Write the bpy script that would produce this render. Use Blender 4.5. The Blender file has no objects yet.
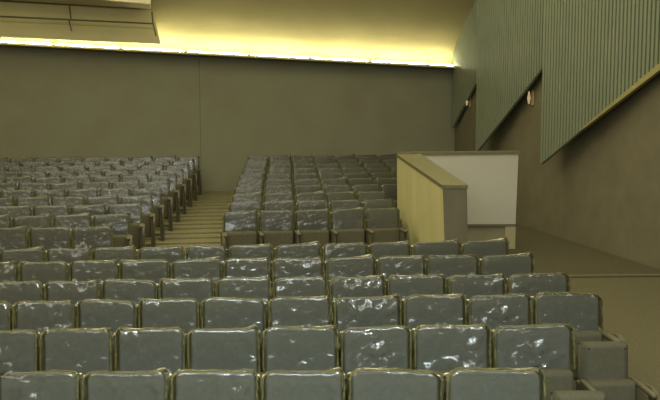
import bpy, bmesh, math, random
from mathutils import Vector, noise
random.seed(7)
S = bpy.context.scene
COL = S.collection

# ------------------------------------------------------------------ camera
EYE = 2.42                      # eye height above the flat stalls floor
F = 850.0                       # focal length in pixels of the 660 wide frame
PITCH = math.atan(85.0 / F)
cd = bpy.data.cameras.new('camera'); cam = bpy.data.objects.new('camera', cd); COL.objects.link(cam)
cd.sensor_width = 36; cd.lens = F / 660 * 36
cam.location = (0, 0, EYE); cam.rotation_euler = (math.pi / 2 - PITCH, 0, 0)
S.camera = cam

# ------------------------------------------------------------------ world, lamps, exposure
S.view_settings.view_transform = 'Standard'; S.view_settings.look = 'None'
S.view_settings.exposure = 0; S.view_settings.gamma = 1; S.view_settings.use_curve_mapping = False
W = bpy.data.worlds.new('world'); S.world = W; W.use_nodes = True
W.node_tree.nodes['Background'].inputs[0].default_value = (0.02, 0.019, 0.015, 1)

def area(name, loc, rot, size, power, col):
    l = bpy.data.lights.new(name, 'AREA'); l.shape = 'RECTANGLE'; l.size, l.size_y = size
    l.energy = power; l.color = col
    o = bpy.data.objects.new(name, l); COL.objects.link(o); o.location = loc; o.rotation_euler = rot
    return o
FILL_COL = (1.0, 0.91, 0.56)
for hx in (-7.0, -2.5, 2.2):
    for hy, pw in ((1.0, 150), (6.5, 150), (12.0, 150), (16.8, 130)):
        area('ceiling_fill', (hx, hy, 6.75), (0, 0, 0), (4.4, 4.4), pw * 1.03, FILL_COL)  # added fill above the frame, lifts the darks evenly
# cool stage lamps behind the photographer
for sx in (-1.3, 0.2, 1.5):
    area('stage_light', (sx, -0.6, 3.75), (math.radians(54), 0, math.radians(sx * 3)), (0.36, 0.25), 23, (0.62, 0.84, 1.0)).data.spread = math.radians(76)
area('front_fill', (0.0, -4.8, 5.5), (math.radians(80), 0, 0), (13.0, 2.4), 590, (1.0, 0.96, 0.90))  # broad fill added behind the camera to brighten upright faces

# ------------------------------------------------------------------ helpers
def ray(px, py):
    c, s = math.cos(PITCH), math.sin(PITCH)
    v = (200 - py)
    d = Vector((px - 330, c * F + s * v, -s * F + c * v))
    return d / d.y
def PW(px, py, c, s=0.0):
    """point where the line of sight through (px,py) meets the upright plane y = c + s*x"""
    r = ray(px, py); Y = c / (1 - s * r.x)
    return Vector((r.x * Y, Y, EYE + r.z * Y))

def mat(name, col, rough=0.8, var=0.12, scale=6.0, col2=None, spec=0.3, bump=0.0, bscale=60.0, stretch=(1, 1, 1), metallic=0.0):
    m = bpy.data.materials.new(name); m.use_nodes = True
    nt = m.node_tree; N = nt.nodes; L = nt.links
    b = N['Principled BSDF']; b.inputs['Roughness'].default_value = rough
    b.inputs['Specular IOR Level'].default_value = spec; b.inputs['Metallic'].default_value = metallic
    tc = N.new('ShaderNodeTexCoord'); mp = N.new('ShaderNodeMapping'); mp.inputs['Scale'].default_value = stretch
    L.new(tc.outputs['Object'], mp.inputs['Vector'])
    nz = N.new('ShaderNodeTexNoise'); nz.inputs['Scale'].default_value = scale; nz.inputs['Detail'].default_value = 6
    L.new(mp.outputs[0], nz.inputs['Vector'])
    r = N.new('ShaderNodeValToRGB'); r.color_ramp.elements[0].position = .3; r.color_ramp.elements[1].position = .7
    a = col; c2 = col2 or col
    r.color_ramp.elements[0].color = tuple(x * (1 - var) for x in a) + (1,)
    r.color_ramp.elements[1].color = tuple(min(1, x * (1 + var)) for x in c2) + (1,)
    L.new(nz.outputs['Fac'], r.inputs['Fac']); L.new(r.outputs['Color'], b.inputs['Base Color'])
    if bump:
        n2 = N.new('ShaderNodeTexNoise'); n2.inputs['Scale'].default_value = bscale; n2.inputs['Detail'].default_value = 3
        L.new(mp.outputs[0], n2.inputs['Vector'])
        bp = N.new('ShaderNodeBump'); bp.inputs['Strength'].default_value = bump; bp.inputs['Distance'].default_value = .01
        L.new(n2.outputs['Fac'], bp.inputs['Height']); L.new(bp.outputs[0], b.inputs['Normal'])
    return m
def glow(name, col, s):
    m = bpy.data.materials.new(name); m.use_nodes = True; nt = m.node_tree
    e = nt.nodes.new('ShaderNodeEmission'); e.inputs[0].default_value = (*col, 1); e.inputs[1].default_value = s
    nt.links.new(e.outputs[0], nt.nodes['Material Output'].inputs['Surface']); return m
def rim_glow_film(name):  # rim light on the bag edges, put into a yellowish film colour
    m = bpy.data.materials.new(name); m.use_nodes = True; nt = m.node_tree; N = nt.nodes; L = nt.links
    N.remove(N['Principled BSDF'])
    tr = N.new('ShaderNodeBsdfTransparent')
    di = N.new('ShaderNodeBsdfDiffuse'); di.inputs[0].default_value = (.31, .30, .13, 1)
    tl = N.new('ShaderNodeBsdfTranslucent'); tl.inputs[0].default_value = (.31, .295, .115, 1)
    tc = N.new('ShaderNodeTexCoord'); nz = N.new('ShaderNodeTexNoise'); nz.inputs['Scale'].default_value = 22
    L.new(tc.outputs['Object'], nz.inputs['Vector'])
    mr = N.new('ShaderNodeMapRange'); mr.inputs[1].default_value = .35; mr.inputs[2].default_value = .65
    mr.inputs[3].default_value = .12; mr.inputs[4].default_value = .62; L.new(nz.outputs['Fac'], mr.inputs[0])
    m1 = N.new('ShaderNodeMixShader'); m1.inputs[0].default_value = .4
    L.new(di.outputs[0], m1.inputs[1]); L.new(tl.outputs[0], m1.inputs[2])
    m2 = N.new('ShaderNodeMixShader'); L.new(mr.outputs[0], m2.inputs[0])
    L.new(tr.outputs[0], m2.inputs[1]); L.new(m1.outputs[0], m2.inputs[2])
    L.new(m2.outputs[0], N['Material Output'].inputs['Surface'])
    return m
def film(name):
    m = bpy.data.materials.new(name); m.use_nodes = True; nt = m.node_tree; N = nt.nodes; L = nt.links
    N.remove(N['Principled BSDF'])
    tr = N.new('ShaderNodeBsdfTransparent'); tr.inputs[0].default_value = (.94, .94, .92, 1)
    di = N.new('ShaderNodeBsdfDiffuse'); di.inputs[0].default_value = (.62, .58, .30, 1)
    tl = N.new('ShaderNodeBsdfTranslucent'); tl.inputs[0].default_value = (.62, .57, .25, 1)
    gl = N.new('ShaderNodeBsdfGlossy'); gl.inputs[1].default_value = .12; gl.inputs[0].default_value = (.9, .9, .84, 1)
    tc = N.new('ShaderNodeTexCoord')
    n1 = N.new('ShaderNodeTexNoise'); n1.inputs['Scale'].default_value = 10; n1.inputs['Detail'].default_value = 3; n1.inputs['Distortion'].default_value = 1.2
    L.new(tc.outputs['Object'], n1.inputs['Vector'])
    bp = N.new('ShaderNodeBump'); bp.inputs['Strength'].default_value = .38; bp.inputs['Distance'].default_value = .02
    L.new(n1.outputs['Fac'], bp.inputs['Height'])
    L.new(bp.outputs[0], gl.inputs['Normal'])
    m1 = N.new('ShaderNodeMixShader'); m1.inputs[0].default_value = .5
    L.new(di.outputs[0], m1.inputs[1]); L.new(tl.outputs[0], m1.inputs[2])
    m2 = N.new('ShaderNodeMixShader'); m2.inputs[0].default_value = .06
    L.new(tr.outputs[0], m2.inputs[1]); L.new(m1.outputs[0], m2.inputs[2])
    fr = N.new('ShaderNodeFresnel'); fr.inputs[0].default_value = 1.55; L.new(bp.outputs[0], fr.inputs['Normal'])
    m3 = N.new('ShaderNodeMixShader'); L.new(fr.outputs[0], m3.inputs[0])
    L.new(m2.outputs[0], m3.inputs[1]); L.new(gl.outputs[0], m3.inputs[2])
    L.new(m3.outputs[0], N['Material Output'].inputs['Surface'])
    return m

M = dict(
    rear=mat('rear_wall_cloth', (.205, .195, .135), .95, .04, 1.5, (.200, .207, .144), .1, .2),
    dark=mat('dark_brown_wall_cloth', (.165, .150, .098), .95, .08, 2.5, None, .1, .2),
    rib=mat('green_ribbed_panel', (.178, .205, .142), .75, .05, 2.0, (.185, .203, .142), .2),
    plaster=mat('cream_plaster', (.56, .51, .26), .9, .04, 1.5, None, .1),
    bulk=mat('cream_bulkhead_paint', (.68, .62, .33), .9, .05, 1.5, None, .1),
    greyduct=mat('grey_painted_metal', (.62, .57, .38), .7, .06, 2.0),
    pipe=mat('dark_steel_pipe', (.10, .09, .05), .5, .1, 20),
    wood=mat('blond_wood_veneer', (.53, .495, .24), .55, .06, 3.0, (.56, .515, .26), .3, .0, stretch=(1, 1, .12)),
    coping=mat('brown_wood_coping', (.14, .128, .062), .5, .12, 8.0, None, .3),
    endwood=mat('dark_wood_end_panel', (.136, .122, .072), .6, .12, 5.0, None, .3, stretch=(1, 1, .2)),
    white=mat('white_wall_paint', (.455, .44, .375), .85, .03, 2.0, None, .2),
    dado=mat('grey_dado_paint', (.27, .25, .155), .85, .06, 4.0, None, .2),
    dadolight=mat('light_grey_post_paint', (.37, .34, .20), .85, .05, 4.0, None, .2),
    carpet=mat('olive_brown_carpet', (.125, .114, .07), .98, .14, 30.0, None, .05, .4, 200),
    tread=mat('olive_carpet_tread', (.18, .165, .095), .98, .14, 25.0, None, .05, .4, 200),
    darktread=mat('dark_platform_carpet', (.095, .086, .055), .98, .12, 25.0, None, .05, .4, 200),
    nosing=mat('yellowish_step_nosing', (.16, .148, .078), .7, .1, 20),
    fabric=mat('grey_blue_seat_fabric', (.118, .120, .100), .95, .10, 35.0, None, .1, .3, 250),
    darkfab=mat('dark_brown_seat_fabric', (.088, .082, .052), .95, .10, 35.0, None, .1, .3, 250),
    frame=mat('dark_seat_frame', (.10, .09, .052), .5, .1, 15),
    gold=mat('yellow_edge_trim', (.27, .24, .09), .5, .06, 6),
    brass=mat('brass_plate', (.40, .30, .14), .4, .1, 10),
    tube=glow('cove_tube_light', (1.0, .93, .68), 102.0),
    bulb=glow('sconce_light', (1.0, .70, .36), .48),
    film=film('clear_plastic_film'),
    rim_glow=rim_glow_film('painted_rim_glow'),
)

def link(name, me, m=None, parent=None, smooth=False):
    o = bpy.data.objects.new(name, me); COL.objects.link(o)
    if m and not me.materials: me.materials.append(m)
    if smooth:
        for p in me.polygons: p.use_smooth = True
    if parent: o.parent = parent
    return o
def bm_obj(name, bm, m, parent=None, smooth=False):
    bmesh.ops.recalc_face_normals(bm, faces=bm.faces)
    me = bpy.data.meshes.new(name); bm.to_mesh(me); bm.free()
    return link(name, me, m, parent, smooth)
def hexa(bm, b, t):
    """solid between a bottom quad and a top quad (each four points, same winding)"""
    v = [bm.verts.new(p) for p in list(b) + list(t)]
    for f in ((3, 2, 1, 0), (4, 5, 6, 7), (0, 1, 5, 4), (1, 2, 6, 5), (2, 3, 7, 6), (3, 0, 4, 7)):
        bm.faces.new([v[i] for i in f])
    return v
def box(bm, x0, x1, y0, y1, z0, z1):
    return hexa(bm, [(x0, y0, z0), (x1, y0, z0), (x1, y1, z0), (x0, y1, z0)], [(x0, y0, z1), (x1, y0, z1), (x1, y1, z1), (x0, y1, z1)])
def rbox(x0, x1, y0, y1, z0, z1, r, seg=3):
    bm = bmesh.new(); box(bm, x0, x1, y0, y1, z0, z1)
    bmesh.ops.bevel(bm, geom=bm.edges[:], offset=r, segments=seg, profile=.5, affect='EDGES')
    return bm
def tube(bm, a, b, r, n=10):
    a, b = Vector(a), Vector(b); d = (b - a).normalized()
    u = d.orthogonal().normalized(); w = d.cross(u)
    ra, rb = [], []
    for i in range(n):
        t = 2 * math.pi * i / n; o = (u * math.cos(t) + w * math.sin(t)) * r
        ra.append(bm.verts.new(a + o)); rb.append(bm.verts.new(b + o))
    for i in range(n):
        bm.faces.new((ra[i], ra[(i + 1) % n], rb[(i + 1) % n], rb[i]))
    bm.faces.new(ra[::-1]); bm.faces.new(rb)
def thing(name, label, cat, loc=(0, 0, 0), group=None):
    o = bpy.data.objects.new(name, None); COL.objects.link(o); o.location = loc
    o['label'] = label; o['category'] = cat
    if group: o['group'] = group
    o.empty_display_size = .2
    return o
def tag(o, label, cat, group=None):
    o['label'] = label; o['category'] = cat
    if group: o['group'] = group
    return o
def struct(name, bm, m):
    o = bm_obj(name, bm, m); o['kind'] = 'structure'; return o

# ------------------------------------------------------------------ the room
SL = .20                                  # plan slope of the oblique rear wall and rear rows
RC = 22.3                                 # rear wall: y = RC + SL*x
def side(Y, off=0.0):                     # splayed right-hand wall, off = distance into the room
    k = .18; n = math.hypot(1, k)
    return Vector((3.45 + k * (22.5 - Y) - off / n, Y - off * k / n, 0))

bm = bmesh.new()
hexa(bm, [(-11.5, -6, -.2), (9.2, -6, -.2), (9.2, 24, -.2), (-11.5, 24, -.2)], [(-11.5, -6, 0), (9.2, -6, 0), (9.2, 24, 0), (-11.5, 24, 0)])
floor = struct('floor', bm, M['carpet'])

def row_y(n, x): return 13.0 + .95 * n + .19 * x       # plan line of raised row n
def tier_z(n): return .045 + .048 * n
for n in range(10):
    xl = -11.2; xr = 1.05 if n < 3 else 3.1
    if n == 2: xr = 1.0
    yl, yr = row_y(n, xl) - .62, row_y(n, xr) - .62
    if n < 9: yl2, yr2 = row_y(n + 1, xl) - .62, row_y(n + 1, xr) - .62
    else: yl2, yr2 = RC + SL * xl - .03, RC + SL * xr - .03
    z = tier_z(n)
    bm = bmesh.new()
    hexa(bm, [(xl, yl, 0.001), (xr, yr, 0.001), (xr, yr2, 0.001), (xl, yl2, 0.001)], [(xl, yl, z), (xr, yr, z), (xr, yr2, z), (xl, yl2, z)])
    t = bm_obj('tier_step', bm, M['tread'], floor)
    # nosing strip across the aisle
    x0, x1 = -3.0 - .03 * n, -1.66 - .045 * n
    bm = bmesh.new(); ya, yb = row_y(n, x0) - .62, row_y(n, x1) - .62
    hexa(bm, [(x0, ya - .012, z - .03), (x1, yb - .012, z - .03), (x1, yb + .05, z - .03), (x0, ya + .05, z - .03)],
         [(x0, ya - .012, z + .006), (x1, yb - .012, z + .006), (x1, yb + .05, z + .006), (x0, ya + .05, z + .006)])
    bm_obj('nosing', bm, M['nosing'], t)
    # half step in the aisle
    if n < 9:
        bm = bmesh.new(); zz = z + .024
        hexa(bm, [(x0, ya + .49, z), (x1, yb + .49, z), (x1, yb + .94, z), (x0, ya + .94, z)], [(x0, ya + .49, zz), (x1, yb + .49, zz), (x1, yb + .94, zz), (x0, ya + .94, zz)])
        h = bm_obj('aisle_step', bm, M['tread'], floor)
        bm = bmesh.new()
        hexa(bm, [(x0, ya + .478, z), (x1, yb + .478, z), (x1, yb + .53, z), (x0, ya + .53, z)], [(x0, ya + .478, zz + .005), (x1, yb + .478, zz + .005), (x1, yb + .53, zz + .005), (x0, ya + .53, zz + .005)])
        bm_obj('nosing', bm, M['nosing'], h)
# low platform in front of the dark side wall, right of the stairwell
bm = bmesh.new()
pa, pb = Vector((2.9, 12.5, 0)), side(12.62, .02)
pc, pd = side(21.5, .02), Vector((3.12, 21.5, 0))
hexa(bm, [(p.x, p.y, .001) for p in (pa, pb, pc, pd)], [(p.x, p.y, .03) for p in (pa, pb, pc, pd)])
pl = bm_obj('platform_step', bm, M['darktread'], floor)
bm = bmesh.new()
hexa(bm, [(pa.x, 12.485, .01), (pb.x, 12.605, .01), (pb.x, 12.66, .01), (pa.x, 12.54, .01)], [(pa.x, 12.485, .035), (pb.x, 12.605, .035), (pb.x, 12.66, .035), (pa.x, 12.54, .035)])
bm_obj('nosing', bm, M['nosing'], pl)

# rear wall in two cloth fields with a seam, lit trough on top
def lipz(x):                              # trough height along the wall
    a, b = PW(0, 42, RC - .46, SL), PW(455, 66, RC - .46, SL)
    return a.z + (x - a.x) / (b.x - a.x) * (b.z - a.z)
def wall_piece(x0, x1, off, z0, dz, th):
    bm = bmesh.new()
    b = [(x0, RC + SL * x0 - off, z0), (x1, RC + SL * x1 - off, z0), (x1, RC + SL * x1 - off + th, z0), (x0, RC + SL * x0 - off + th, z0)]
    t = [(p[0], p[1], lipz(p[0]) + dz) for p in b]
    hexa(bm, b, t); return bm
xs = PW(200, 100, RC, SL).x
wall = struct('wall_rear', wall_piece(-11.5, 4.2, -.08, 0, .0, .2), M['rear'])
bm_obj('cloth_panel', wall_piece(-11.45, xs - .004, .0, .0, .0, .078), M['rear'], wall)
bm_obj('cloth_panel', wall_piece(xs + .004, 3.36, .012, .0, .0, .09), M['rear'], wall)
# trough: shelf, upstand and the strip lights standing in it
bm = bmesh.new()
for x0, x1 in ((-11.4, 3.34),):
    b = [(x0, RC + SL * x0 - .48, lipz(x0) - .05), (x1, RC + SL * x1 - .48, lipz(x1) - .05), (x1, RC + SL * x1 + .05, lipz(x1) - .05), (x0, RC + SL * x0 + .05, lipz(x0) - .05)]
    hexa(bm, b, [(p[0], p[1], p[2] + .05) for p in b])
trough = bm_obj('light_trough', bm, M['bulk'], wall)
x = -11.2; k = 0
first = None
while x < 3.1:
    x1 = min(x + 1.50, 3.26)
    a = Vector((x, RC + SL * x - .31, lipz(x) + .02)); b = Vector((x1, RC + SL * x1 - .31, lipz(x1) + .02))
    root = thing('strip_light', 'x', 'light', a, 'strip lights in the cove above the rear wall')
    d = b - a
    bm = bmesh.new(); tube(bm, d * .02, d * .98, .018); bm_obj('tube', bm, M['tube'], root, True)
    bm = bmesh.new()
    pass
    sk = bmesh.new(); tube(sk, d * .0, d * .022, .024); bm_obj('socket', sk, M['bulk'], root)
    sk = bmesh.new(); tube(sk, d * .978, d * 1.0, .024); bm_obj('socket', sk, M['bulk'], root)
    bm.free()
    root['k'] = k; k += 1
    x = x1 + .03
ORD = ['end', 'second', 'third', 'fourth', 'fifth', 'sixth', 'seventh', 'eighth', 'ninth', 'tenth', 'eleventh', 'twelfth', 'thirteenth']
for o in [o for o in COL.objects if o.name.startswith('strip_light')]:
    i = k - 1 - o['k']; del o['k']
    o['label'] = ('glowing strip light in the cove, nearest the green ribbed wall' if i == 0 else
                  'glowing strip light in the cove, %s from the green ribbed wall' % ORD[i])

# ceiling: splay rising from the trough towards the room, then flat
bm = bmesh.new()
def splay(x):
    y = RC + SL * x; z = lipz(x)
    return [Vector((x, y - .0, z - .02)), Vector((x, y - .01, z + .10)), Vector((x, y - .06, z + .18)), Vector((x + .1, y - .50, z + .66)), Vector((x + .5, y - 2.5, 7.0)), Vector((x + .5, -6, 7.0))]
A, B = splay(-11.5), splay(4.0)
A[-1].y = B[-1].y = -6; B[-1].x = B[-2].x = 9.2; B[-2].y = 19.5
va = [bm.verts.new(p) for p in A]; vb = [bm.verts.new(p) for p in B]
for i in range(len(A) - 1): bm.faces.new((va[i], vb[i], vb[i + 1], va[i + 1]))
r = bmesh.ops.solidify(bm, geom=bm.faces[:], thickness=-.06)
struct('ceiling', bm, M['plaster'])

# left and front walls close the room
bm = bmesh.new(); box(bm, -11.7, -11.5, -6, 20.5, 0, 7.1); struct('wall_left', bm, M['dark'])
bm = bmesh.new(); box(bm, -11.7, 9.4, -6.2, -6, 0, 7.1); struct('wall_front', bm, M['dark'])

# right wall: dark cloth below, three splayed ribbed panels with rising lower edges
bm = bmesh.new(); a, b = side(-6), side(23.3)
hexa(bm, [(a.x, a.y, 0), (b.x, b.y, 0), (b.x + .2, b.y, 0), (a.x + .2, a.y, 0)], [(a.x, a.y, 7.1), (b.x, b.y, 7.1), (b.x + .2, b.y, 7.1), (a.x + .2, a.y, 7.1)])
wr = struct('wall_right', bm, M['dark'])
def ribbed(yf, yn, zf, zn, offf=.4, offn=.06):
    a, b = side(yf, offf), side(yn, offn)          # far, near
    L = (b - a).length; t = (b - a) / L; nrm = Vector((t.y, -t.x, 0))
    if nrm.x > 0: nrm = -nrm
    n = int(round(L / .105)); w = L / n
    bm = bmesh.new()
    def zb(s): return zf + (zn - zf) * s / L
    for i in range(n):                              # each rib a proud batten on the backing
        s0, s1 = i * w, i * w + w * .62
        p0, p1 = a + t * s0, a + t * s1
        q = [p0, p1, p1 + nrm * .032, p0 + nrm * .032]
        hexa(bm, [(p.x, p.y, zb(s0 if j in (0, 3) else s1)) for j, p in enumerate(q)], [(p.x, p.y, 6.9) for p in q])
    bk = bmesh.new()
    q = [a - nrm * .04, b - nrm * .04, b + nrm * .004, a + nrm * .004]
    hexa(bk, [(p.x, p.y, zb(0 if j in (0, 3) else L)) for j, p in enumerate(q)], [(p.x, p.y, 6.9) for p in q])
    p = bm_obj('ribbed_panel', bk, M['rib'], wr)
    o = bm_obj('rib', bm, M['rib'], p); o['kind'] = 'stuff'
    # return edge at the far end, closing the saw-tooth
    bm = bmesh.new(); c = side(yf, .0)
    q = [a + nrm * .05, a + nrm * .05 + t * .03, c + t * .03, c]
    return p, a, b, t, nrm, zb, L
r3 = ribbed(16.6, 12.6, PW(540, 164, 16.6).z, PW(679, 46, 12.6).z)
r2 = ribbed(20.2, 16.75, PW(476, 153, 20.2).z, PW(556, 50, 16.7).z)
r1 = ribbed(22.75, 20.3, PW(452, 127, 22.8).z, PW(489, 57, 20.3).z, .12)
r4 = ribbed(12.5, 8.6, PW(668, 115, 12.5).z, PW(679, 46, 12.6).z + .4)
# yellow trim under the nearest visible lower edge
p, a, b, t, nrm, zb, L = r3
bm = bmesh.new(); s0, s1 = L * .36, L
p0, p1 = a + t * s0, a + t * s1
hexa(bm, [(q.x, q.y, z) for q, z in ((p0, zb(s0) - .03), (p1, zb(s1) - .13), (p1 + nrm * .07, zb(s1) - .13), (p0 + nrm * .07, zb(s0) - .03))],
     [(q.x, q.y, z) for q, z in ((p0, zb(s0)), (p1, zb(s1)), (p1 + nrm * .07, zb(s1)), (p0 + nrm * .07, zb(s0)))])
bm_obj('edge_trim', bm, M['gold'], p)

# sconces in the two dark triangles
k_ = .18
for (px, py, lab, sc) in ((532, 98, 'lit wall lamp in the larger dark triangle of the green wall', 1.0), (469.5, 101, 'lit wall lamp in the smaller dark triangle next to the rear wall', .95)):
    rx = (px - 330) / 850.0
    Y = 7.5 / (rx * 1.0 + k_)
    pt = PW(px, py, Y); base = side(Y)
    root = thing('wall_lamp', lab, 'lamp', (base.x, base.y, pt.z), 'lamps in the saw-tooth wall')
    root.rotation_euler.z = math.atan2(k_, 1)
    root.scale = (sc,) * 3
    bm = rbox(-.03, 0, -.06, .06, -.16, .16, .01, 1); bm_obj('backplate', bm, M['brass'], root)
    bm = bmesh.new(); tube(bm, (-.03, 0, -.02), (-.10, 0, -.02), .012); bm_obj('arm', bm, M['brass'], root)
    bm = bmesh.new()
    prof = [(.0, -.13), (.030, -.11), (.042, -.06), (.060, 0), (.042, .06), (.026, .12), (.0, .15)]
    rings = []
    for r_, z_ in prof:
        rings.append([bm.verts.new((-.10 + .6 * r_ * math.cos(2 * math.pi * i / 12), .6 * r_ * math.sin(2 * math.pi * i / 12), z_)) for i in range(12)] if r_ else [bm.verts.new((-.10, 0, z_))])
    for q0, q1 in zip(rings, rings[1:]):
        for i in range(12):
            f = [q0[i % len(q0)], q0[(i + 1) % len(q0)] if len(q0) > 1 else None, q1[(i + 1) % len(q1)] if len(q1) > 1 else None, q1[i % len(q1)]]
            bm.faces.new([v for v in f if v])
    bm_obj('lamp_shade', bm, M['bulb'], root, True)

# dropped bulkhead, dark duct and rail above the left part of the trough
def slabpx(c0, c1, pts_bottom, pts_top, th):
    """slab facing the room: bottom edge in plane c0, top edge in plane c1"""
    bm = bmesh.new()
    b0, b1 = [PW(*p, c0, SL) for p in pts_bottom]; t0, t1 = [PW(*p, c1, SL) for p in pts_top]
    o = Vector((-SL * th, th, 0))
    hexa(bm, [b0, b1, b1 + o, b0 + o], [t0, t1, t1 + o, t0 + o]); return bm
bk = bm_obj('trim_1', slabpx(21.60, 21.4, ((-60, 34), (161, 44)), ((-60, -2), (152, 10)), .07), M['bulk']); bk['kind'] = 'structure'
bm_obj('lower_bead', slabpx(21.50, 21.48, ((-60, 19), (156, 29)), ((-60, 18), (156, 28)), .3), M['bulk'], bk)
du = bmesh.new()
q = [PW(-60, -4, 21.1, SL), PW(151, 9, 21.1, SL), PW(150, 4, 20.3, SL), PW(-60, -14, 20.3, SL)]
hexa(du, q, [p + Vector((0, 0, .5)) for p in q])
dct = tag(bm_obj('ceiling_duct', du, M['greyduct']), 'grey boxed duct under the ceiling above the cream bulkhead', 'duct')
pr = thing('ceiling_rail', 'thin dark rail on hangers across the cream bulkhead', 'rail', PW(75, 20, 20.95, SL))
def prel(px, py, c): return PW(px, py, c, SL) - pr.location
bm = bmesh.new(); tube(bm, prel(-60, 13.5, 20.95), prel(154, 23.8, 20.95), .022); bm_obj('rail', bm, M['pipe'], pr, True)
for (a0, b0) in (((69.5, 6), (71, 20)), ((69, 20), (71.5, 31)), ((152, 12), (153, 24)), ((153, 23), (156, 36))):
    bm = bmesh.new(); tube(bm, prel(*a0, 21.0), prel(*b0, 20.97), .018); bm_obj('hanger', bm, M['pipe'], pr)

# ------------------------------------------------------------------ stairwell parapets
nl, nr = PW(443, 185, 11.0), PW(467, 185, 11.03)
fl, fr = PW(397, 154, 15.0), PW(420, 154, 15.05)
nlb, nrb = Vector((nl.x + .07, nl.y, 0)), Vector((nr.x + .05, nr.y, 0))
flb, frb = Vector((fl.x + .02, fl.y, 0)), Vector((fr.x + .02, fr.y, 0))
pw = thing('parapet', 'blond wood faced stairwell parapet with dark end and sloping brown top', 'parapet', (nlb.x, nlb.y, 0))
org = pw.location.copy()
def lc(p, dx=0, dy=0, dz=0): return (p[0] - org.x + dx, p[1] - org.y + dy, p[2] - org.z + dz)
cz = -.045
bm = bmesh.new()
hexa(bm, [lc(nlb, .03, .03), lc(nrb, 0, .03), lc(frb), lc(flb, .03)], [lc(nl, .03, .03, cz), lc(nr, 0, .03, cz), lc(fr, 0, 0, cz), lc(fl, .03, 0, cz)])
bm_obj('body', bm, M['white'], pw)
bm = bmesh.new()
hexa(bm, [lc(nlb, 0, .03), lc(nlb, .029, .03), lc(flb, .029), lc(flb)], [lc(nl, 0, .03, cz), lc(nl, .029, .03, cz), lc(fl, .029, 0, cz), lc(fl, 0, 0, cz)])
bm_obj('wood_panel', bm, M['wood'], pw)
bm = bmesh.new()
hexa(bm, [lc(nlb), lc(nrb), lc(nrb, 0, .029), lc(nlb, 0, .029)], [lc(nl, 0, 0, cz), lc(nr, 0, 0, cz), lc(nr, 0, .029, cz), lc(nl, 0, .029, cz)])
bm_obj('end_panel', bm, M['endwood'], pw)
bm = bmesh.new()
q = [lc(nl, -.012, -.012, cz), lc(nr, .012, -.012, cz), lc(fr, .012, .0, cz), lc(fl, -.012, 0, cz)]
hexa(bm, q, [(x, y, z - cz) for x, y, z in q])
bm_obj('coping', bm, M['coping'], pw)

pb2 = thing('parapet', 'white stairwell back wall with thin brown top behind the blond wood parapet', 'parapet', (PW(465, 225, 15.1).x, 15.1, 0))
org = pb2.location.copy()
tl, tr = PW(398, 155.5, 15.1), PW(518.5, 154, 15.1)
bl, br = PW(398, 224, 15.1), PW(515.5, 224, 15.1)
o15 = Vector((0, .14, 0))
bm = bmesh.new(); hexa(bm, [lc(bl), lc(br), lc(br + o15), lc(bl + o15)], [lc(tl), lc(tr), lc(tr + o15), lc(tl + o15)])
bm_obj('white_panel', bm, M['white'], pb2)
bm = bmesh.new()
q = [lc(tl, -.0, -.02), lc(tr, .02, -.02), lc(tr + o15, .02, .02), lc(tl + o15, 0, .02)]
hexa(bm, q, [(x, y, z + .055) for x, y, z in q]); bm_obj('coping', bm, M['coping'], pb2)
bm = bmesh.new()
q = [lc(bl, 0, -.02, -.04), lc(br, .0, -.02, -.04), lc(br + o15, 0, 0, -.04), lc(bl + o15, 0, 0, -.04)]
hexa(bm, q, [(x, y, z + .04) for x, y, z in q]); bm_obj('bottom_rail', bm, M['endwood'], pb2)
bm = bmesh.new()
e = PW(505, 226, 15.1)
q = [lc(Vector((bl.x, 15.14, 0))), lc(Vector((e.x, 15.14, 0))), lc(Vector((e.x, 15.22, 0))), lc(Vector((bl.x, 15.22, 0)))]
hexa(bm, q, [(x, y, bl.z - .04) for x, y, z in q]); bm_obj('dado', bm, M['dado'], pb2)
bm = bmesh.new()
q = [lc(Vector((e.x, 15.09, 0))), lc(Vector((br.x, 15.09, 0))), lc(Vector((br.x, 15.22, 0))), lc(Vector((e.x, 15.22, 0)))]
hexa(bm, q, [(x, y, bl.z - .04) for x, y, z in q]); bm_obj('post', bm, M['dadolight'], pb2)

# ------------------------------------------------------------------ seats
def mesh_of(bm, name, m, smooth=True):
    bmesh.ops.recalc_face_normals(bm, faces=bm.faces)
    me = bpy.data.meshes.new(name); bm.to_mesh(me); bm.free(); me.materials.append(m)
    if smooth:
        for p in me.polygons: p.use_smooth = p.area < .012      # keep the broad flats flat
    return me
TOP = .93
def back_bm(rad=.020, seg=3):
    bm = bmesh.new(); box(bm, -.245, .245, .0, .075 if rad < .05 else .16, .40, TOP - .012)
    tops = [e for e in bm.edges if all(v.co.z > .8 for v in e.verts) and abs(e.verts[0].co.x - e.verts[1].co.x) < 1e-4]
    bmesh.ops.bevel(bm, geom=tops, offset=.055, segments=5, profile=.5, affect='EDGES')
    sharp = [e for e in bm.edges if len(e.link_faces) == 2 and e.calc_face_angle() > .6]
    bmesh.ops.bevel(bm, geom=sharp, offset=rad, segments=seg, profile=.5, affect='EDGES')
    for v in bm.verts:                               # gentle recline, soft belly
        if v.co.z > TOP - .06: v.co.z -= max(0, v.co.y) * .35
        v.co.y += (v.co.z - .40) * .08
        if v.co.y < .06: v.co.y -= .018 * math.cos(v.co.x / .245 * 1.4)
    return bm
def cushion_bm():                                    # tipped up against the back
    bm = rbox(-.235, .235, -.155, -.035, .22, .62, .035)
    for v in bm.verts: v.co.y += (v.co.z - .22) * .08
    return bm
def stand_bm():
    bm = rbox(-.018, .018, -.30, .06, .0, .58, .008, 1)
    return bm
def arm_bm():
    bm = rbox(-.03, .03, -.40, -.045, .585, .625, .014, 2)
    return bm
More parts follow.
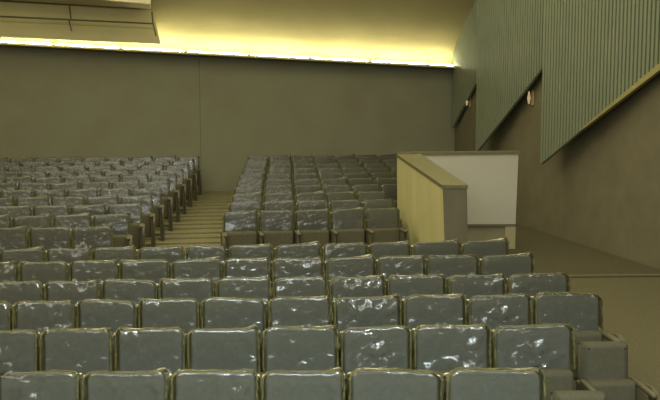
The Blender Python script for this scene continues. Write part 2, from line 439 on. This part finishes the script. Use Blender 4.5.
def end_bm():                                        # rounded aisle end board
    bm = bmesh.new(); prof = [(.10, 0), (.10, .58)]
    for i in range(9):
        t = math.pi / 2 * i / 8
        prof.append((-.27 - .16 * math.sin(t), .49 + .15 * math.cos(t)))
    prof += [(-.40, .30), (-.30, 0)]
    a = [bm.verts.new((0, y, z)) for y, z in prof]; b = [bm.verts.new((.035, y, z)) for y, z in prof]
    n = len(prof)
    for i in range(n): bm.faces.new((a[i], a[(i + 1) % n], b[(i + 1) % n], b[i]))
    bm.faces.new(a[::-1]); bm.faces.new(b); return bm
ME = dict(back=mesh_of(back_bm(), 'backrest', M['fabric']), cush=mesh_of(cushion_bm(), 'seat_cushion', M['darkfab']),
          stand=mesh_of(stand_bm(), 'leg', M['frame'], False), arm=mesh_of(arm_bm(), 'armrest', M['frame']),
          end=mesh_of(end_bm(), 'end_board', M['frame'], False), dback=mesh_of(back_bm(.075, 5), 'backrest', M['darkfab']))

def cover_mesh(seed, slack=1.0):
    """a clear bag pulled over the top of the backrest: front, sides and back as one crumpled skin"""
    rnd = random.Random(seed); off = Vector((rnd.uniform(0, 50), rnd.uniform(0, 50), rnd.uniform(0, 50)))
    hw, y0, y1, r = .266, -.045, .115, .035
    per = []                                          # rounded rectangle, with outward normal
    def arc(cx, cy, a0):
        for i in range(5):
            t = a0 + math.pi / 2 * i / 4; per.append((cx + r * math.cos(t), cy + r * math.sin(t), math.cos(t), math.sin(t)))
    NF = 26
    arc(-hw + r, y0 + r, math.pi)
    for i in range(1, NF): per.append((-hw + r + (2 * hw - 2 * r) * i / NF, y0, 0, -1))
    arc(hw - r, y0 + r, -math.pi / 2)
    for i in range(1, 3): per.append((hw, y0 + r + (y1 - y0 - 2 * r) * i / 3, 1, 0))
    arc(hw - r, y1 - r, 0)
    for i in range(1, 10): per.append((hw - r - (2 * hw - 2 * r) * i / 10, y1, 0, 1))
    arc(-hw + r, y1 - r, math.pi / 2)
    for i in range(1, 3): per.append((-hw, y1 - r - (y1 - y0 - 2 * r) * i / 3, -1, 0))
    NP = len(per)
    zb, zt = .60, TOP
    levels = [(zb + (zt - .010 - zb) * j / 15, 0, 1) for j in range(16)]
    levels += [(zt - .004, .004, .97), (zt + .001, .012, .86), (zt + .006, .022, .45), (zt + .009, .028, .05)]
    peak = rnd.choice((0, 0, -1, 1, 1)); ph = rnd.uniform(.015, .04); tilt = rnd.uniform(-.012, .012); sag = rnd.uniform(-.004, .012)
    yc = (y0 + y1) / 2
    bm = bmesh.new(); R = []
    for z, ins, sy in levels:
        ring = []
        for x, y, nx, ny in per:
            xx = x * (hw - ins) / hw; yy = yc + (y - yc) * sy
            u = (z - zb) / (zt - zb)
            p = Vector((x, y * 1.5, z)) + off
            n1 = 1 - abs(noise.noise(p * 7.0)) * 2            # long ridges
            n2 = 1 - abs(noise.noise(Vector((p.x * 14 + p.z * 9, p.y * 14, p.z * 12 - p.x * 7)))) * 2
            n3 = noise.noise(p * 26)
            amp = .45 + 2.0 * max(0, noise.noise(p * 3.3 + off))
            d = slack * amp * (.014 * n1 ** 3 + .012 * n2 ** 3 + .005 * n3)
            d += .016 * (1 - u) ** 2 * (.4 + noise.noise(p * 5))      # loose flare at the hem
            if u > .93: d *= .5
            zz = z + tilt * (xx / hw) * u - sag * math.cos(xx / hw * 1.3) * max(0, u - .8) * 5
            if peak: zz += ph * math.exp(-((xx - peak * (hw - .03)) / .035) ** 2) * max(0, u - .75) * 4
            zz += .006 * noise.noise(p * 9) * u
            if u > .8: zz -= max(0, yy - y0) * .34 * min(1, (u - .8) / .18)
            cn = max(0.0, (abs(xx) / hw - .70) / .30)
            if u > .85: zz -= .046 * cn * cn * min(1, (u - .85) / .13)
            if u < .12: zz += .03 * noise.noise(p * 6)
            yy2 = yy + ny * d + (z - .40) * .08
            ring.append(bm.verts.new((xx + nx * d * .25, yy2, zz)))
        R.append(ring)
    for a, b in zip(R, R[1:]):
        for i in range(NP): bm.faces.new((a[i], a[(i + 1) % NP], b[(i + 1) % NP], b[i]))
    bm.faces.new(R[-1])
    # lit rim of the bag, added as a yellowish flange running up one side, over the top and down the other
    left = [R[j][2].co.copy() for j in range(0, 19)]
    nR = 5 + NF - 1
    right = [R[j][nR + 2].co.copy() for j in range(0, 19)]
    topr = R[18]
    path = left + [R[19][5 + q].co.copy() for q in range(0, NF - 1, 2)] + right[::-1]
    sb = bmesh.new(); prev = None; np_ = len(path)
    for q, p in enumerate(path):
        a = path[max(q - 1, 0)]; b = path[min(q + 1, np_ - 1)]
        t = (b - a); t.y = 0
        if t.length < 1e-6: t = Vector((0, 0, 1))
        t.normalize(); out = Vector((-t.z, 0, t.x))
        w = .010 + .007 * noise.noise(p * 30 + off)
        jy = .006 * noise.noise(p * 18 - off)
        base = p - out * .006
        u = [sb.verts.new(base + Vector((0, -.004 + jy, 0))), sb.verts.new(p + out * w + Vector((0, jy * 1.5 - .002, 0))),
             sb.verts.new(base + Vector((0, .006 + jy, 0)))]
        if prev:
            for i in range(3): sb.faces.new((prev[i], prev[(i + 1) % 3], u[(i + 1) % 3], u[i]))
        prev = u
    return mesh_of(bm, 'plastic_cover', M['film']), mesh_of(sb, 'rim_glow', M['rim_glow'])
COVERS = [cover_mesh(100 + i, (1.0, .7, 1.15)[i % 3]) for i in range(9)] + [cover_mesh(300 + i, .28) for i in range(5)]
last_cover = [0]

def child(name, me, parent, x=0.0):
    o = bpy.data.objects.new(name, me); COL.objects.link(o); o.parent = parent; o.location.x = x; return o
def seat(x, y, z, rz, width, label, group, end_left=False, end_right=False, bare=False):
    root = thing('cinema_seat', label, 'seat', (x, y, z), group)
    root.rotation_euler.z = rz + random.uniform(-.014, .014); s = width / .55
    root.scale = (s, 1, .86 if bare else 1)
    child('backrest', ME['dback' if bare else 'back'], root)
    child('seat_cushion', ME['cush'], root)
    child('leg', ME['stand'], root, -.275 if not end_left else -.25); child('armrest', ME['arm'], root, -.275 if not end_left else -.255)
    if end_left: child('end_board', ME['end'], root, -.300)
    if end_right:
        child('leg', ME['stand'], root, .245); child('armrest', ME['arm'], root, .25); child('end_board', ME['end'], root, .266)
    if not bare:
        c = random.choice([i for i in (range(9, 14) if y > 8.4 + .8 * ((len(COL.objects) * 7) % 3) else range(9)) if i != last_cover[0]]); last_cover[0] = c
        pc = child('plastic_cover', COVERS[c][0], root); child('rim_glow', COVERS[c][1], pc)
    return root
N1 = ['first', 'second', 'third', 'fourth', 'fifth', 'sixth', 'seventh', 'eighth', 'ninth', 'tenth', 'eleventh', 'twelfth', 'thirteenth']
def nth(i): return 'endmost' if i == 0 else N1[i]

# near block: six rows on the flat floor; boundaries between seats measured along each row
near = [
    (4.86, 0.6, [-8, 80, 169, 260, 347, 445, 548]),
    (5.90, 2.6, [-37, 38, 113, 186, 261, 340, 413, 493, 577]),
    (6.90, 4.1, [-52, 11, 75, 137, 200, 267, 333, 403, 468, 534, 605]),
    (7.78, 4.7, [-15, 43, 100, 158, 215, 272, 329, 387, 448, 508, 572]),
    (8.87, 5.1, [-34, 17, 68, 118, 170, 223, 271, 325, 377, 427, 481, 536]),
    (9.86, 7.0, [-2, 45, 91, 137, 185, 228, 274, 322, 369, 412, 463, 510]),
]
ROWW = ['nearest row', 'second nearest row', 'third nearest row', 'fourth nearest row', 'fifth nearest row', 'row before the cross aisle']
def hit(px, y0, tan):
    fx = 0.0
    for _ in range(20):
        Y = y0 + tan * fx; fx = (px - 330) / F * (Y * math.cos(PITCH) + 1.48 * math.sin(PITCH))
    return fx, y0 + tan * fx
for i, (y0, ang, bl_) in enumerate(near):
    tan = math.tan(math.radians(ang))
    # smooth the measured widths a little so that no seat looks pinched
    pts = [hit(px, y0, tan) for px in bl_]
    m = len(pts) - 1
    for k in range(m):
        (xa, ya), (xb, yb) = pts[k], pts[k + 1]
        j = m - 1 - k
        lab = 'plastic-covered grey seat, %s from the right of the %s' % (nth(j), ROWW[i]) if j else 'plastic-covered grey seat at the right end of the %s' % ROWW[i]
        seat((xa + xb) / 2, (ya + yb) / 2, -.004, math.radians(ang), math.hypot(xb - xa, yb - ya), lab,
             'plastic-covered seats of the near block', end_right=(j == 0 and i > 1))
# two uncovered seats at the aisle end of the nearest rows
x0, yy = hit(580, 5.90, math.tan(math.radians(2.6)))
seat(x0 + .215, yy + .01, 0.0, math.radians(2.6), .40, 'bare dark brown seat without plastic at the aisle end of the second row', 'bare seats at the aisle end', end_right=True, bare=True)
x0, yy = hit(551, 4.86, 0)
seat(x0 + .20, yy, 0.0, math.radians(.6), .37, 'bare dark brown seat without plastic at the aisle end of the nearest row', 'bare seats at the aisle end', end_right=True, bare=True)

# rear blocks on the tiers
RZ = math.atan(.19)
TIER = ['first', 'second', 'third', 'fourth', 'fifth', 'sixth', 'seventh', 'eighth', 'ninth', 'tenth']
lefts = [-1.62, -1.64, -1.70, -1.76, -1.82, -1.87, -1.91, -1.95, -2.0, -2.05]
for n in range(10):
    xl = lefts[n]; w = .545
    lim = (1.08, 1.08, .95)[n] if n < 3 else .0824 * (13 + n) + .35
    cnt = int((lim - xl) / w + .15)
    for k in range(cnt):
        xc = xl + w * (k + .5)
        lab = 'plastic-covered olive seat, %s from the aisle steps, %s row of the centre rear block' % (nth(k), TIER[n])
        seat(xc, row_y(n, xc), tier_z(n) + .004, RZ, w * 1.01, lab, 'plastic-covered seats of the centre rear block', end_left=(k == 0), end_right=(k == cnt - 1))
for n in range(-1, 10):
    xr = -2.90 - .03 * (n + 1); w = .55; Yr = row_y(n, xr) if n >= 0 else 11.35 + .19 * (xr + 2.9)
    k = 0
    while True:
        xc = xr - w * (k + .5)
        Y = row_y(n, xc) if n >= 0 else 11.28 + .12 * (xc + 2.9)
        if xc / Y < -.402: break
        rn = 'front row' if n < 0 else '%s row' % N1[n + 1]
        lab = 'plastic-covered olive seat, %s from the aisle steps, %s of the left rear block' % (nth(k), rn)
        seat(xc, Y, (tier_z(n) + .004) if n >= 0 else .01, RZ if n >= 0 else math.atan(.12), w, lab, 'plastic-covered seats of the left rear block', end_right=(k == 0))
        k += 1
